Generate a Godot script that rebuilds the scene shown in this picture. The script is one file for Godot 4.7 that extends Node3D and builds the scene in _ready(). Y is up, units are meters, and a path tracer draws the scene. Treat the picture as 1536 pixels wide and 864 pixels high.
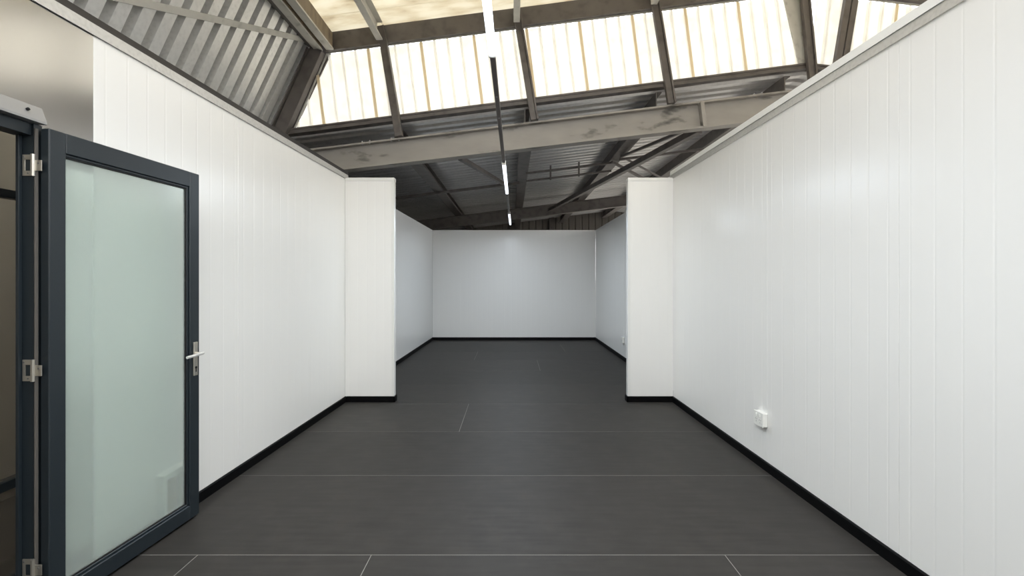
extends Node3D
# Depths are written as D, metres in front of the camera (z = -D). Heights are absolute.

const EYE := 1.475
const H := 2.70            # height of the partition panels
const D_RET := 5.16        # where the room narrows
const D_BACK := 10.47      # back wall of the far bay
const D_STEP := 5.60       # plane of the rafter and the clerestory
const D_FAR := 16.8        # gable end of the building
const D_REAR := -3.0       # wall behind the camera
const RIDGE := 3.85        # x of the roof ridge
const X_OUT_L := -3.62
const X_OUT_R := 6.6

var M := {}
var taken := {}

# ---------------------------------------------------------------- helpers
func V(x: float, y: float, d: float) -> Vector3:
	return Vector3(x, y, -d)

func new_st() -> SurfaceTool:
	var st := SurfaceTool.new()
	st.begin(Mesh.PRIMITIVE_TRIANGLES)
	return st

func tri(st: SurfaceTool, a: Vector3, b: Vector3, c: Vector3, n: Vector3) -> void:
	var f := (b - a).cross(c - a)
	if f.length_squared() < 1e-16:
		return
	f = f.normalized()
	if f.dot(n) > 0.0:      # clockwise seen from outside
		var t := b
		b = c
		c = t
	else:
		f = -f
	for p in [a, b, c]:
		st.set_normal(f)
		st.add_vertex(p)

func quad(st: SurfaceTool, a: Vector3, b: Vector3, c: Vector3, d: Vector3, n: Vector3) -> void:
	tri(st, a, b, c, n)
	tri(st, a, c, d, n)

func area2(p: PackedVector2Array) -> float:
	var s := 0.0
	for i in p.size():
		var q := p[(i + 1) % p.size()]
		s += p[i].x * q.y - q.x * p[i].y
	return s

# A prism: the outline poly (in A, B) from origin to origin + E.
func prism(st: SurfaceTool, poly: PackedVector2Array, o: Vector3, A: Vector3, B: Vector3, E: Vector3) -> void:
	var p0 := PackedVector3Array()
	var p1 := PackedVector3Array()
	for p in poly:
		p0.append(o + A * p.x + B * p.y)
		p1.append(o + A * p.x + B * p.y + E)
	loft(st, poly, p0, p1, A, B)

# Two outlines with the same corners, joined.
func loft(st: SurfaceTool, poly: PackedVector2Array, p0: PackedVector3Array, p1: PackedVector3Array, A: Vector3, B: Vector3) -> void:
	if area2(poly) < 0.0:
		poly = poly.duplicate()
		poly.reverse()
		p0 = p0.duplicate()
		p0.reverse()
		p1 = p1.duplicate()
		p1.reverse()
	var n := poly.size()
	for i in n:
		var j := (i + 1) % n
		var e := poly[j] - poly[i]
		if e.length() < 1e-7:
			continue
		quad(st, p0[i], p0[j], p1[j], p1[i], A * e.y - B * e.x)
	var t := Geometry2D.triangulate_polygon(poly)
	var E := p1[0] - p0[0]
	for i in range(0, t.size(), 3):
		tri(st, p0[t[i]], p0[t[i + 1]], p0[t[i + 2]], -E)
		tri(st, p1[t[i]], p1[t[i + 1]], p1[t[i + 2]], E)

# A box with chamfered edges, centre c, axes of unit length.
func cbox(st: SurfaceTool, c: Vector3, size: Vector3, bev := 0.002, bs := Basis.IDENTITY) -> void:
	var h := size / 2.0
	bev = minf(bev, minf(h.x, minf(h.y, h.z)) * 0.6)
	var ax := [bs.x, bs.y, bs.z]
	var hh := [h.x, h.y, h.z]
	for k in 3:
		var u: int = (k + 1) % 3
		var w: int = (k + 2) % 3
		for s in [-1.0, 1.0]:
			var f: Vector3 = c + ax[k] * (s * hh[k])
			var du: Vector3 = ax[u] * (hh[u] - bev)
			var dw: Vector3 = ax[w] * (hh[w] - bev)
			quad(st, f - du - dw, f + du - dw, f + du + dw, f - du + dw, ax[k] * s)
	for k in 3:
		var u: int = (k + 1) % 3
		var w: int = (k + 2) % 3
		for su in [-1.0, 1.0]:
			for sw in [-1.0, 1.0]:
				var L: Vector3 = ax[k] * (hh[k] - bev)
				var a: Vector3 = c + ax[u] * (su * hh[u]) + ax[w] * (sw * (hh[w] - bev))
				var b: Vector3 = c + ax[u] * (su * (hh[u] - bev)) + ax[w] * (sw * hh[w])
				quad(st, a - L, b - L, b + L, a + L, ax[u] * su + ax[w] * sw)
	for sx in [-1.0, 1.0]:
		for sy in [-1.0, 1.0]:
			for sz in [-1.0, 1.0]:
				var q: Vector3 = c + ax[0] * (sx * (h.x - bev)) + ax[1] * (sy * (h.y - bev)) + ax[2] * (sz * (h.z - bev))
				tri(st, q + ax[0] * (sx * bev), q + ax[1] * (sy * bev), q + ax[2] * (sz * bev), ax[0] * sx + ax[1] * sy + ax[2] * sz)

func span(st: SurfaceTool, lo: Vector3, hi: Vector3, bev := 0.002) -> void:
	cbox(st, (lo + hi) / 2.0, (hi - lo).abs(), bev)

# A bar from a to b, w across (side) and h along up.
func bar(st: SurfaceTool, a: Vector3, b: Vector3, w: float, h: float, up := Vector3.UP, bev := 0.002) -> void:
	var z := (b - a).normalized()
	var x := up.cross(z).normalized()
	var y := z.cross(x).normalized()
	cbox(st, (a + b) / 2.0, Vector3(w, h, a.distance_to(b)), bev, Basis(x, y, z))

func tube(st: SurfaceTool, a: Vector3, b: Vector3, r: float, sides := 12) -> void:
	var z := (b - a).normalized()
	var x := (Vector3.UP if absf(z.y) < 0.9 else Vector3.RIGHT).cross(z).normalized()
	var p := PackedVector2Array()
	for i in sides:
		p.append(Vector2(cos(TAU * i / sides), sin(TAU * i / sides)) * r)
	prism(st, p, a, x, z.cross(x), b - a)

func numbered(called: String) -> String:
	var n: int = taken.get(called, 0)
	taken[called] = n + 1
	return called if n == 0 else "%s_%03d" % [called, n]

func thing(called: String, label: String, category: String, at := Vector3.ZERO, group := "") -> Node3D:
	var o := Node3D.new()
	o.name = numbered(called)
	o.position = at
	o.set_meta("label", label)
	o.set_meta("category", category)
	if group:
		o.set_meta("group", group)
	add_child(o)
	return o

func structure(called: String, label: String, category: String) -> Node3D:
	var o := thing(called, label, category)
	o.set_meta("kind", "structure")
	return o

# Shapes are written in world coordinates; a part is moved back by its parent's place.
func part(parent: Node3D, called: String, st: SurfaceTool, m: Material, label := "") -> MeshInstance3D:
	var o := MeshInstance3D.new()
	o.name = called
	o.mesh = st.commit()
	o.material_override = null
	o.mesh.surface_set_material(0, m)
	var off := Vector3.ZERO
	var q: Node = parent
	while q is Node3D and q != self:
		off += q.position
		q = q.get_parent()
	o.position = -off
	if label:
		o.set_meta("label", label)
	parent.add_child(o, true)
	return o

# ---------------------------------------------------------------- materials
func noise_tex(sd: int, freq: float, ramp: Array, oct := 4, size := 512, stretch := Vector2.ONE) -> ImageTexture:
	var n := FastNoiseLite.new()
	n.seed = sd
	n.noise_type = FastNoiseLite.TYPE_SIMPLEX_SMOOTH
	n.frequency = freq
	n.fractal_octaves = oct
	var im := Image.create(size, size, false, Image.FORMAT_RGB8)
	var g := Gradient.new()
	g.offsets = PackedFloat32Array(ramp.map(func(r): return r[0]))
	g.colors = PackedColorArray(ramp.map(func(r): return r[1]))
	for y in size:
		for x in size:
			# tileable: blend the four shifted copies
			var fx := float(x) / size
			var fy := float(y) / size
			var a := n.get_noise_2d(x * stretch.x, y * stretch.y)
			var b := n.get_noise_2d((x - size) * stretch.x, y * stretch.y)
			var c := n.get_noise_2d(x * stretch.x, (y - size) * stretch.y)
			var d := n.get_noise_2d((x - size) * stretch.x, (y - size) * stretch.y)
			var v := lerpf(lerpf(a, b, fx), lerpf(c, d, fx), fy)
			im.set_pixel(x, y, g.sample(clampf(v * 0.9 + 0.5, 0.0, 1.0)))
	return ImageTexture.create_from_image(im)

func mat(called: String, c: Color, rough: float, metal := 0.0, spec := 0.5) -> StandardMaterial3D:
	var m := StandardMaterial3D.new()
	m.resource_name = called
	m.albedo_color = c
	m.roughness = rough
	m.metallic = metal
	m.metallic_specular = spec
	M[called] = m
	return m

func textured(m: StandardMaterial3D, t: Texture2D, s: Vector3) -> StandardMaterial3D:
	m.albedo_texture = t
	m.uv1_triplanar = true
	m.uv1_world_triplanar = true
	m.uv1_scale = s
	return m

func g3(v: float) -> Color:
	return Color(v, v, v)

func make_materials() -> void:
	mat("panel_white", Color(0.925, 0.922, 0.91), 0.28)
	mat("trim_white", Color(0.9, 0.9, 0.885), 0.4)
	mat("skirting", Color(0.025, 0.025, 0.03), 0.55, 0.0, 0.25)
	# vinyl boards: fine streaks along x and pale scuffs
	var streak := noise_tex(11, 0.02, [[0.0, g3(0.88)], [0.5, g3(0.955)], [1.0, g3(1.0)]], 5, 512, Vector2(0.25, 2.4))
	for k in 3:
		var f := textured(mat("floor_%d" % k, [Color(0.226, 0.217, 0.208), Color(0.233, 0.224, 0.214), Color(0.22, 0.212, 0.203)][k], 0.55, 0.0, 0.34), streak, Vector3(0.8, 0.8, 0.8))
		f.uv1_offset = Vector3(0.37 * k, 0.21 * k, 0.53 * k)
	M["scuff"] = noise_tex(17, 0.012, [[0.0, g3(0.93)], [0.55, g3(0.97)], [0.72, g3(1.0)], [1.0, Color(1.0, 0.99, 0.97)]], 5, 512)
	for k in 3:
		var f: StandardMaterial3D = M["floor_%d" % k]
		f.detail_enabled = true
		f.detail_albedo = M["scuff"]
		f.detail_blend_mode = BaseMaterial3D.BLEND_MODE_MUL
	mat("aisle_bounce_pale", Color(0.68, 0.67, 0.65), 0.8)
	mat("joint", Color(0.55, 0.54, 0.52), 0.9)
	var spangle := noise_tex(21, 0.03, [[0.0, g3(0.90)], [0.45, g3(0.965)], [1.0, g3(1.0)]], 4, 512)
	textured(mat("galvanised", Color(0.93, 0.928, 0.92), 0.36, 0.5), spangle, Vector3.ONE * 1.2)
	textured(mat("channel_galvanised", Color(0.82, 0.815, 0.80), 0.4, 0.35), spangle, Vector3.ONE * 2.0)
	mat("sheet_steel", Color(0.86, 0.86, 0.86), 0.17, 1.0)
	# painted rafter with dark smears
	textured(mat("rafter_paint", Color(0.62, 0.60, 0.575), 0.6), noise_tex(31, 0.009, [[0.0, g3(0.5)], [0.16, g3(0.72)], [0.3, g3(0.93)], [1.0, g3(1.0)]], 5, 512, Vector2(0.6, 1.5)), Vector3.ONE * 0.55)
	textured(mat("brown_steel", Color(0.41, 0.385, 0.37), 0.5), noise_tex(33, 0.02, [[0.0, g3(0.75)], [0.5, g3(0.95)], [1.0, g3(1.0)]], 4, 256), Vector3.ONE * 0.9)
	textured(mat("pale_steel", Color(0.84, 0.83, 0.80), 0.5), noise_tex(34, 0.02, [[0.0, g3(0.75)], [0.35, g3(0.95)], [1.0, g3(1.0)]], 4, 256), Vector3.ONE * 0.9)
	textured(mat("roof_sheet", Color(0.84, 0.835, 0.83), 0.33, 0.5), spangle, Vector3.ONE * 0.9)
	textured(mat("wood_brown", Color(0.60, 0.54, 0.46), 0.7), noise_tex(36, 0.015, [[0.0, g3(0.7)], [0.5, g3(0.92)], [1.0, g3(1.0)]], 5, 256, Vector2(2.0, 0.6)), Vector3.ONE * 0.9)
	mat("gable_sheet", Color(0.45, 0.43, 0.41), 0.5, 0.3)
	textured(mat("ceiling_board", Color(0.975, 0.967, 0.94), 0.75), noise_tex(41, 0.008, [[0.0, Color(0.76, 0.71, 0.64)], [0.3, Color(0.92, 0.90, 0.86)], [0.6, Color(0.985, 0.98, 0.965)], [1.0, Color(1, 1, 1)]], 5, 512, Vector2(0.8, 2.4)), Vector3.ONE * 0.5)
	var cb: StandardMaterial3D = M.ceiling_board
	cb.backlight_enabled = true       # grimy boards that let some daylight through
	cb.backlight = Color(0.86, 0.855, 0.845)
	# translucent corrugated sheeting
	var tr := textured(mat("translucent_sheet", Color(0.995, 0.993, 0.985), 0.5), noise_tex(51, 0.03, [[0.0, Color(0.96, 0.955, 0.94)], [0.4, Color(0.985, 0.98, 0.97)], [1.0, Color(1, 1, 1)]], 4, 256), Vector3.ONE * 0.6)
	tr.backlight_enabled = true
	tr.backlight = Color(0.92, 0.919, 0.914)
	var seal := mat("lap_seal", Color(0.985, 0.945, 0.85), 0.7)
	seal.backlight_enabled = true
	seal.backlight = Color(1.0, 0.965, 0.89)
	var pane := mat("clear_roof_sheet", Color(0.95, 0.96, 0.95, 0.1), 0.08)
	pane.transparency = BaseMaterial3D.TRANSPARENCY_ALPHA
	# door
	mat("door_frame", Color(0.125, 0.155, 0.175), 0.42)
	mat("black_gasket", Color(0.03, 0.03, 0.03), 0.6)
	mat("grey_gasket", Color(0.36, 0.34, 0.32), 0.7)
	var fr := mat("frosted_glass", Color(0.955, 0.995, 0.97, 0.25), 0.2)
	fr.refraction_enabled = true
	fr.refraction_scale = 0.05
	mat("nickel", Color(0.80, 0.78, 0.74), 0.32, 0.85)
	mat("satin_white_metal", Color(0.86, 0.86, 0.85), 0.3, 0.4)
	mat("head_steel", Color(0.60, 0.60, 0.60), 0.4, 0.4)
	mat("shadow_gap_dark", Color(0.17, 0.155, 0.145), 0.55)  # shade of the gap over the left channel, as a colour
	mat("dark_slot", Color(0.02, 0.02, 0.02), 0.8)
	var sg := mat("screen_glass", Color(0.55, 0.52, 0.47, 0.25), 0.1)
	sg.transparency = BaseMaterial3D.TRANSPARENCY_ALPHA
	mat("taupe_wall", Color(0.75, 0.72, 0.66), 0.8)
	mat("plastic_white", Color(0.93, 0.93, 0.91), 0.35)
	mat("plastic_beige", Color(0.52, 0.42, 0.31), 0.6)
	mat("trunking_brown", Color(0.38, 0.35, 0.335), 0.5)
	mat("bolt", Color(0.6, 0.6, 0.6), 0.35, 0.8)
	var gl := mat("tube_glow", Color(0.95, 0.96, 1.0), 0.4)
	gl.emission_enabled = true
	gl.emission = Color(0.93, 0.96, 1.0)
	gl.emission_energy_multiplier = 2.5

# ---------------------------------------------------------------- geometry of the building
func xl(d: float) -> float:      # face of the left partition
	return -2.016 - 0.027 * (5.2 - d)
func xr(d: float) -> float:      # face of the right partition
	return 1.95 + 0.011 * (D_RET - d)
func pitch(x: float, at0: float, m: float) -> float:   # height of a gabled line, at0 over x = 0
	return at0 + m * x if x <= RIDGE else at0 + m * RIDGE - 0.115 * (x - RIDGE)
func rafter_top(x: float) -> float:
	return pitch(x, 3.496, 0.122)
func rafter_bottom(x: float) -> float:
	return pitch(x, 3.160, 0.117)
func low_roof(x: float) -> float:
	return pitch(x, 3.742, 0.125)
func sill(x: float) -> float:    # bottom of the clerestory sheets
	return pitch(x, 3.811, 0.127)
func purlin_bottom(x: float) -> float:
	return pitch(x, 4.771, 0.13)
func board(x: float) -> float:   # underside of the ceiling boards
	return purlin_bottom(x) + 0.245
func cheek_x(y: float) -> float: # the sloping side of the roof lantern
	return -2.69 - 0.465 * (4.595 - y)

# A partition panel in plan from a to b, facing n, with shallow grooves.
func wall_panel(st: SurfaceTool, a: Vector3, b: Vector3, n: Vector3, y0: float, y1: float, pitch_m := 0.123, depth := 0.0008, t := 0.075) -> void:
	var L := a.distance_to(b)
	var u := (b - a) / L
	var p := PackedVector2Array()
	var g := 0.0005
	p.append(Vector2(g, -0.0015))
	p.append(Vector2(g + 0.0015, 0.0))
	var k := pitch_m / 2.0
	while k < L - 0.03:
		p.append(Vector2(k - 0.008, 0))
		p.append(Vector2(k - 0.0045, -depth * 0.35))
		p.append(Vector2(k - 0.002, -depth))
		p.append(Vector2(k + 0.002, -depth))
		p.append(Vector2(k + 0.0045, -depth * 0.35))
		p.append(Vector2(k + 0.008, 0))
		k += pitch_m
	p.append(Vector2(L - g - 0.0015, 0))
	p.append(Vector2(L - g, -0.0015))
	p.append(Vector2(L - g, -t))
	p.append(Vector2(g, -t))
	prism(st, p, a + Vector3.UP * y0, u, n, Vector3.UP * (y1 - y0))

# Trapezoidal sheet: across u, ribs along v, relief along n; from u0 to u1; lo/hi give the ends of the ribs for each u.
func sheet(st: SurfaceTool, o: Vector3, u: Vector3, v: Vector3, n: Vector3, u0: float, u1: float, lo: Callable, hi: Callable, pit: float, rib_w: float, slope_w: float, deep: float, phase := 0.0, t := 0.004) -> void:
	var prof := PackedVector2Array()
	var k := int(floor((u0 - phase) / pit)) - 1
	var pts := []
	while true:
		var c := phase + k * pit
		if c > u1 + pit:
			break
		pts.append_array([Vector2(c - rib_w / 2 - slope_w, 0), Vector2(c - rib_w / 2, deep), Vector2(c + rib_w / 2, deep), Vector2(c + rib_w / 2 + slope_w, 0)])
		k += 1
	for i in pts.size() - 1:
		var a: Vector2 = pts[i]
		var b: Vector2 = pts[i + 1]
		if b.x <= u0 or a.x >= u1:
			continue
		if a.x < u0:
			a = a.lerp(b, (u0 - a.x) / (b.x - a.x))
		if pts[i + 1].x > u1:
			b = pts[i].lerp(pts[i + 1], (u1 - pts[i].x) / (pts[i + 1].x - pts[i].x))
		if prof.is_empty():
			prof.append(a)
		prof.append(b)
	var poly := PackedVector2Array()
	for p in prof:
		poly.append(p)
	for i in range(prof.size() - 1, -1, -1):
		poly.append(prof[i] - Vector2(0, t))
	var p0 := PackedVector3Array()
	var p1 := PackedVector3Array()
	for p in poly:
		var q := o + u * p.x + n * p.y
		p0.append(q + v * float(lo.call(p.x)))
		p1.append(q + v * float(hi.call(p.x)))
	loft(st, poly, p0, p1, u, n)

func i_beam(st: SurfaceTool, a_top: Vector3, b_top: Vector3, a_h: float, b_h: float, w: float, tw: float, tf: float) -> void:
	# web across z, a pair of flanges; heights may differ at the two ends
	var mk := func(h: float) -> PackedVector2Array:
		return PackedVector2Array([Vector2(-w / 2, 0), Vector2(w / 2, 0), Vector2(w / 2, -tf), Vector2(tw / 2, -tf), Vector2(tw / 2, -h + tf), Vector2(w / 2, -h + tf), Vector2(w / 2, -h), Vector2(-w / 2, -h), Vector2(-w / 2, -h + tf), Vector2(-tw / 2, -h + tf), Vector2(-tw / 2, -tf), Vector2(-w / 2, -tf)])
	var pa: PackedVector2Array = mk.call(a_h)
	var pb: PackedVector2Array = mk.call(b_h)
	var A := Vector3(0, 0, -1)
	var B := Vector3.UP
	var p0 := PackedVector3Array()
	var p1 := PackedVector3Array()
	for i in pa.size():
		p0.append(a_top + A * pa[i].x + B * pa[i].y)
		p1.append(b_top + A * pb[i].x + B * pb[i].y)
	loft(st, pa, p0, p1, A, B)

# ---------------------------------------------------------------- the scene
func _ready() -> void:
	# camera: level, lens shifted so that the horizon lies 12 pixels over the middle
	var cam := Camera3D.new()
	cam.name = "camera"
	cam.projection = Camera3D.PROJECTION_FRUSTUM
	cam.near = 0.05
	cam.far = 200.0
	cam.size = 0.05 * 864.0 / 640.0
	cam.frustum_offset = Vector2(0, -12.0 / 640.0 * 0.05)
	cam.position = Vector3(0, EYE, 0)
	cam.current = true
	add_child(cam)

	# bright overcast sky, no sun
	var env := Environment.new()
	var sky := Sky.new()
	var sm := ProceduralSkyMaterial.new()
	sm.sky_top_color = Color(0.97, 0.975, 0.98)
	sm.sky_horizon_color = Color(0.98, 0.978, 0.972)
	sm.ground_horizon_color = Color(0.6, 0.58, 0.55)
	sm.ground_bottom_color = Color(0.5, 0.48, 0.45)
	sm.sun_angle_max = 0.0
	sky.sky_material = sm
	env.background_mode = Environment.BG_SKY
	env.sky = sky
	env.background_energy_multiplier = 7.0
	env.tonemap_mode = Environment.TONE_MAPPER_LINEAR
	env.tonemap_exposure = 0.86
	env.sdfgi_enabled = true
	env.ssao_enabled = true
	env.ssil_enabled = true
	var we := WorldEnvironment.new()
	we.name = "world_environment"
	we.environment = env
	add_child(we)

	make_materials()
	build_floor()
	build_partitions()
	build_shell()
	build_roof_low()
	build_roof_high()
	build_clerestory()
	build_door()
	build_lights(4.3)
	build_small()

func build_floor() -> void:
	var f := structure("floor", "dark grey floor of wide vinyl boards with thin pale joints", "floor")
	var st := new_st()
	span(st, V(X_OUT_L - 0.1, -0.2, D_REAR - 0.2), V(X_OUT_R + 0.1, -0.0008, D_FAR + 0.2), 0.0)
	part(f, "slab", st, M.joint)
	var joints := {-1: [-1.686, -0.755, 1.142], 2: [-0.515], 5: [0.46], 0: [], 1: [], 3: [], 4: [], -2: [0.2], -3: [-0.9], 6: [-0.7], 7: [1.1], 8: []}
	var g := 0.0013
	for k in range(-6, 9):
		var d0 := 2.29 + 0.93 * k
		var d1 := d0 + 0.93
		var xs: Array = [-2.3]
		xs.append_array(joints.get(k, []))
		xs.append(2.2)
		for i in xs.size() - 1:
			st = new_st()
			span(st, V(xs[i] + g, -0.02, d0 + g), V(xs[i + 1] - g, 0.0, minf(d1, D_BACK + 0.3) - g), 0.0012)
			part(f, "floor_board", st, M["floor_%d" % ((k * 2 + i * 5 + 60) % 3)])
	# the rest of the building's floor, beyond the partitions
	st = new_st()
	span(st, V(X_OUT_L, -0.02, D_REAR), V(-2.305, 0.0, D_FAR), 0.0)
	part(f, "outer_floor", st, M.floor_0)
	st = new_st()
	span(st, V(2.205, -0.02, D_REAR), V(X_OUT_R, 0.0, D_FAR), 0.0)
	part(f, "outer_floor", st, M.aisle_bounce_pale)  # unseen floor, made pale to bounce light up to the roof
	st = new_st()
	span(st, V(-2.3, -0.02, D_BACK + 0.31), V(2.2, 0.0, D_FAR), 0.0)
	part(f, "outer_floor", st, M.floor_0)

func panels(w: Node3D, fx: Callable, cuts: Array, side: float, y0 := 0.0, y1 := H) -> void:
	for i in cuts.size() - 1:
		var a := V(fx.call(cuts[i]), 0, cuts[i])
		var b := V(fx.call(cuts[i + 1]), 0, cuts[i + 1])
		var n := (b - a).cross(Vector3.UP).normalized()
		if n.x * side > 0:
			n = -n
		var st := new_st()
		wall_panel(st, a, b, n, y0, y1)
		part(w, "wall_panel", st, M.panel_white)

func build_partitions() -> void:
	# right partition
	var w := structure("wall_right", "white ribbed sandwich panel wall on the side of the power outlet", "wall")
	panels(w, xr, [D_REAR, -2.24, -1.13, -0.026, 1.08, 2.187, 3.294, 4.40, D_RET], 1.0)
	# left partition: white panels beyond the door, a steel sheet over it, white again behind the camera
	w = structure("wall_left", "white ribbed sandwich panel wall behind the open glass door", "wall")
	panels(w, xl, [2.14, 3.225, 4.31, D_RET], -1.0)
	panels(w, xl, [D_REAR, -1.9, -0.8, 0.3, 0.90], -1.0)
	var st := new_st()
	var a := V(xl(0.90) - 0.001, 0, 0.90)
	var b := V(xl(2.14) - 0.001, 0, 2.14)
	var n := (b - a).cross(Vector3.UP).normalized()
	if n.x < 0:
		n = -n
	prism(st, PackedVector2Array([Vector2(0.002, 0), Vector2(a.distance_to(b) - 0.001, 0), Vector2(a.distance_to(b) - 0.001, -0.07), Vector2(0.002, -0.07)]), a + Vector3.UP * 2.165, (b - a).normalized(), n, Vector3.UP * (H - 2.165))
	part(w, "steel_sheet", st, M.sheet_steel, "brushed steel sheet over the doorway")
	st = new_st()
	prism(st, PackedVector2Array([Vector2(0.99, 0), Vector2(a.distance_to(b) - 0.001, 0), Vector2(a.distance_to(b) - 0.001, -0.07), Vector2(0.99, -0.07)]), a, (b - a).normalized(), n, Vector3.UP * 2.165)
	part(w, "steel_sheet", st, M.sheet_steel)

	# the two returns that narrow the room
	for s in [-1.0, 1.0]:
		var inner := -1.427 if s < 0 else 1.403
		var outer := xl(D_RET) if s < 0 else xr(D_RET)
		w = structure("wall_return_left" if s < 0 else "wall_return_right", "short white panel return wall beside the opening, joined to the " + ("wall with the glass door" if s < 0 else "wall with the near power outlet"), "wall")
		st = new_st()
		wall_panel(st, V(minf(inner, outer) , 0, D_RET), V(maxf(inner, outer), 0, D_RET), Vector3(0, 0, 1), 0.0, H - 0.004, 0.105, 0.0006)
		part(w, "wall_panel", st, M.panel_white)
		st = new_st()       # edge trim and capping
		span(st, V(inner - 0.002 * s, 0.075, D_RET - 0.004), V(inner + 0.026 * s, H - 0.03, D_RET - 0.0005), 0.0015)
		part(w, "edge_trim", st, M.trim_white)
		st = new_st()
		span(st, V(inner - 0.003 * s, H - 0.026, D_RET - 0.005), V(outer + 0.05 * s, H + 0.012, D_RET + 0.08), 0.002)
		part(w, "capping", st, M.trim_white)

	# far bay
	var fl := func(d: float) -> float: return -2.045 + 0.018 * (d - 5.2)
	var fr := func(_d: float) -> float: return 2.05
	w = structure("wall_bay_left", "white panel side wall of the far bay, without an outlet", "wall")
	panels(w, fl, [D_RET + 0.08, 6.3, 7.4, 8.5, 9.6, D_BACK], -1.0)
	w = structure("wall_bay_right", "white panel side wall of the far bay, with an outlet low down", "wall")
	panels(w, fr, [D_RET + 0.08, 6.3, 7.4, 8.5, 9.6, D_BACK], 1.0)
	st = new_st()
	span(st, V(2.052, H + 0.004, 5.3), V(2.11, H + 0.06, 7.75), 0.002)
	part(w, "capping", st, M.trim_white)
	w = structure("wall_back", "white panel end wall of the far bay", "wall")
	var cuts := [-1.95, -1.26, -0.18, 0.90, 2.05]
	for i in cuts.size() - 1:
		st = new_st()
		wall_panel(st, V(cuts[i], 0, D_BACK), V(cuts[i + 1], 0, D_BACK), Vector3(0, 0, 1), 0.0, H)
		part(w, "wall_panel", st, M.panel_white)
	w = structure("wall_rear", "white panel wall across the near end of the room", "wall")
	cuts = [-2.25, -1.15, -0.05, 1.05, 2.05]
	for i in cuts.size() - 1:
		st = new_st()
		wall_panel(st, V(cuts[i], 0, D_REAR), V(cuts[i + 1], 0, D_REAR), Vector3(0, 0, -1), 0.0, H)
		part(w, "wall_panel", st, M.panel_white)

	# black skirting
	var hb := 0.07
	var tb := 0.014
	var skirt := [
		["baseboard_right", "black skirting along the wall with the near power outlet", V(xr(D_REAR), 0, D_REAR), V(xr(D_RET), 0, D_RET), Vector3(-1, 0, 0)],
		["baseboard_left", "black skirting along the wall behind the glass door", V(xl(2.0), 0, 2.0), V(xl(D_RET), 0, D_RET), Vector3(1, 0, 0)],
		["baseboard_return_left", "black skirting under the return wall beside the glass door wall", V(-2.0, 0, D_RET), V(-1.427 + tb, 0, D_RET), Vector3(0, 0, 1)],
		["baseboard_return_right", "black skirting under the return wall beside the power outlet wall", V(1.403 - tb, 0, D_RET), V(1.94, 0, D_RET), Vector3(0, 0, 1)],
		["baseboard_bay_left", "black skirting along the far bay side wall without outlet", V(-2.045, 0, D_RET + 0.08), V(-1.95, 0, D_BACK), Vector3(1, 0, 0)],
		["baseboard_bay_right", "black skirting along the far bay side wall with the outlet", V(2.05, 0, D_RET + 0.08), V(2.05, 0, D_BACK), Vector3(-1, 0, 0)],
		["baseboard_back", "black skirting under the end wall of the far bay", V(-1.95, 0, D_BACK), V(2.05, 0, D_BACK), Vector3(0, 0, 1)],
	]
	for s in skirt:
		var o := structure(s[0], s[1], "skirting")
		st = new_st()
		var e: Vector3 = s[3] - s[2]
		var nn: Vector3 = s[4]
		prism(st, PackedVector2Array([Vector2(-0.0004, 0.0004), Vector2(tb, 0.0004), Vector2(tb, hb - 0.006), Vector2(tb - 0.006, hb), Vector2(-0.0004, hb)]), s[2], nn, Vector3.UP, e)
		part(o, "skirting_board", st, M.skirting)
	# the ends of the returns
	for s in [-1.0, 1.0]:
		var o := structure("baseboard_end_left" if s < 0 else "baseboard_end_right", "black skirting round the end of the return on the " + ("glass door side" if s < 0 else "power outlet side"), "skirting")
		st = new_st()
		var x0 := -1.427 if s < 0 else 1.403
		span(st, V(x0 - s * tb, 0.0004, D_RET - tb), V(x0, hb, D_RET + 0.075 + tb), 0.002)
		part(o, "skirting_board", st, M.skirting)

	# channels on top of the side partitions
	var o := structure("trim_1", "galvanised channel capping the wall behind the glass door", "trim")
	st = new_st()
	var pl := PackedVector2Array([Vector2(0.006, -0.004), Vector2(0.009, -0.004), Vector2(0.009, 0.052), Vector2(-0.085, 0.052), Vector2(-0.085, -0.004), Vector2(-0.082, -0.004), Vector2(-0.082, 0.048), Vector2(0.006, 0.048)])
	prism(st, pl, V(xl(D_REAR), H + 0.0045, D_REAR), Vector3(1, 0, 0), Vector3.UP, V(xl(D_RET + 0.07), 0, D_RET + 0.07) - V(xl(D_REAR), 0, D_REAR))
	part(o, "channel", st, M.channel_galvanised)
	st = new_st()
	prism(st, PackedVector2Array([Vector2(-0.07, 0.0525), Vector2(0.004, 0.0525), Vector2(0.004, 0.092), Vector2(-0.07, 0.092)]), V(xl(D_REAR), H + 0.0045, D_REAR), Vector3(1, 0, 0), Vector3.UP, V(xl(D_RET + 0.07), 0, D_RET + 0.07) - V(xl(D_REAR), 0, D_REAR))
	part(o, "shadow_gap_strip", st, M.shadow_gap_dark)  # dark strip painted in for the shadow gap above the channel
	o = structure("trim_2", "white cap over grey channel along the power outlet wall top", "trim")
	st = new_st()
	var ew := V(xr(D_RET + 0.07), 0, D_RET + 0.07) - V(xr(D_REAR), 0, D_REAR)
	prism(st, PackedVector2Array([Vector2(-0.008, -0.004), Vector2(-0.005, -0.004), Vector2(-0.005, 0.045), Vector2(0.085, 0.045), Vector2(0.085, 0.048), Vector2(-0.008, 0.048)]), V(xr(D_REAR), H + 0.0045, D_REAR), Vector3(1, 0, 0), Vector3.UP, ew)
	part(o, "channel", st, M.channel_galvanised)
	st = new_st()
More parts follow.
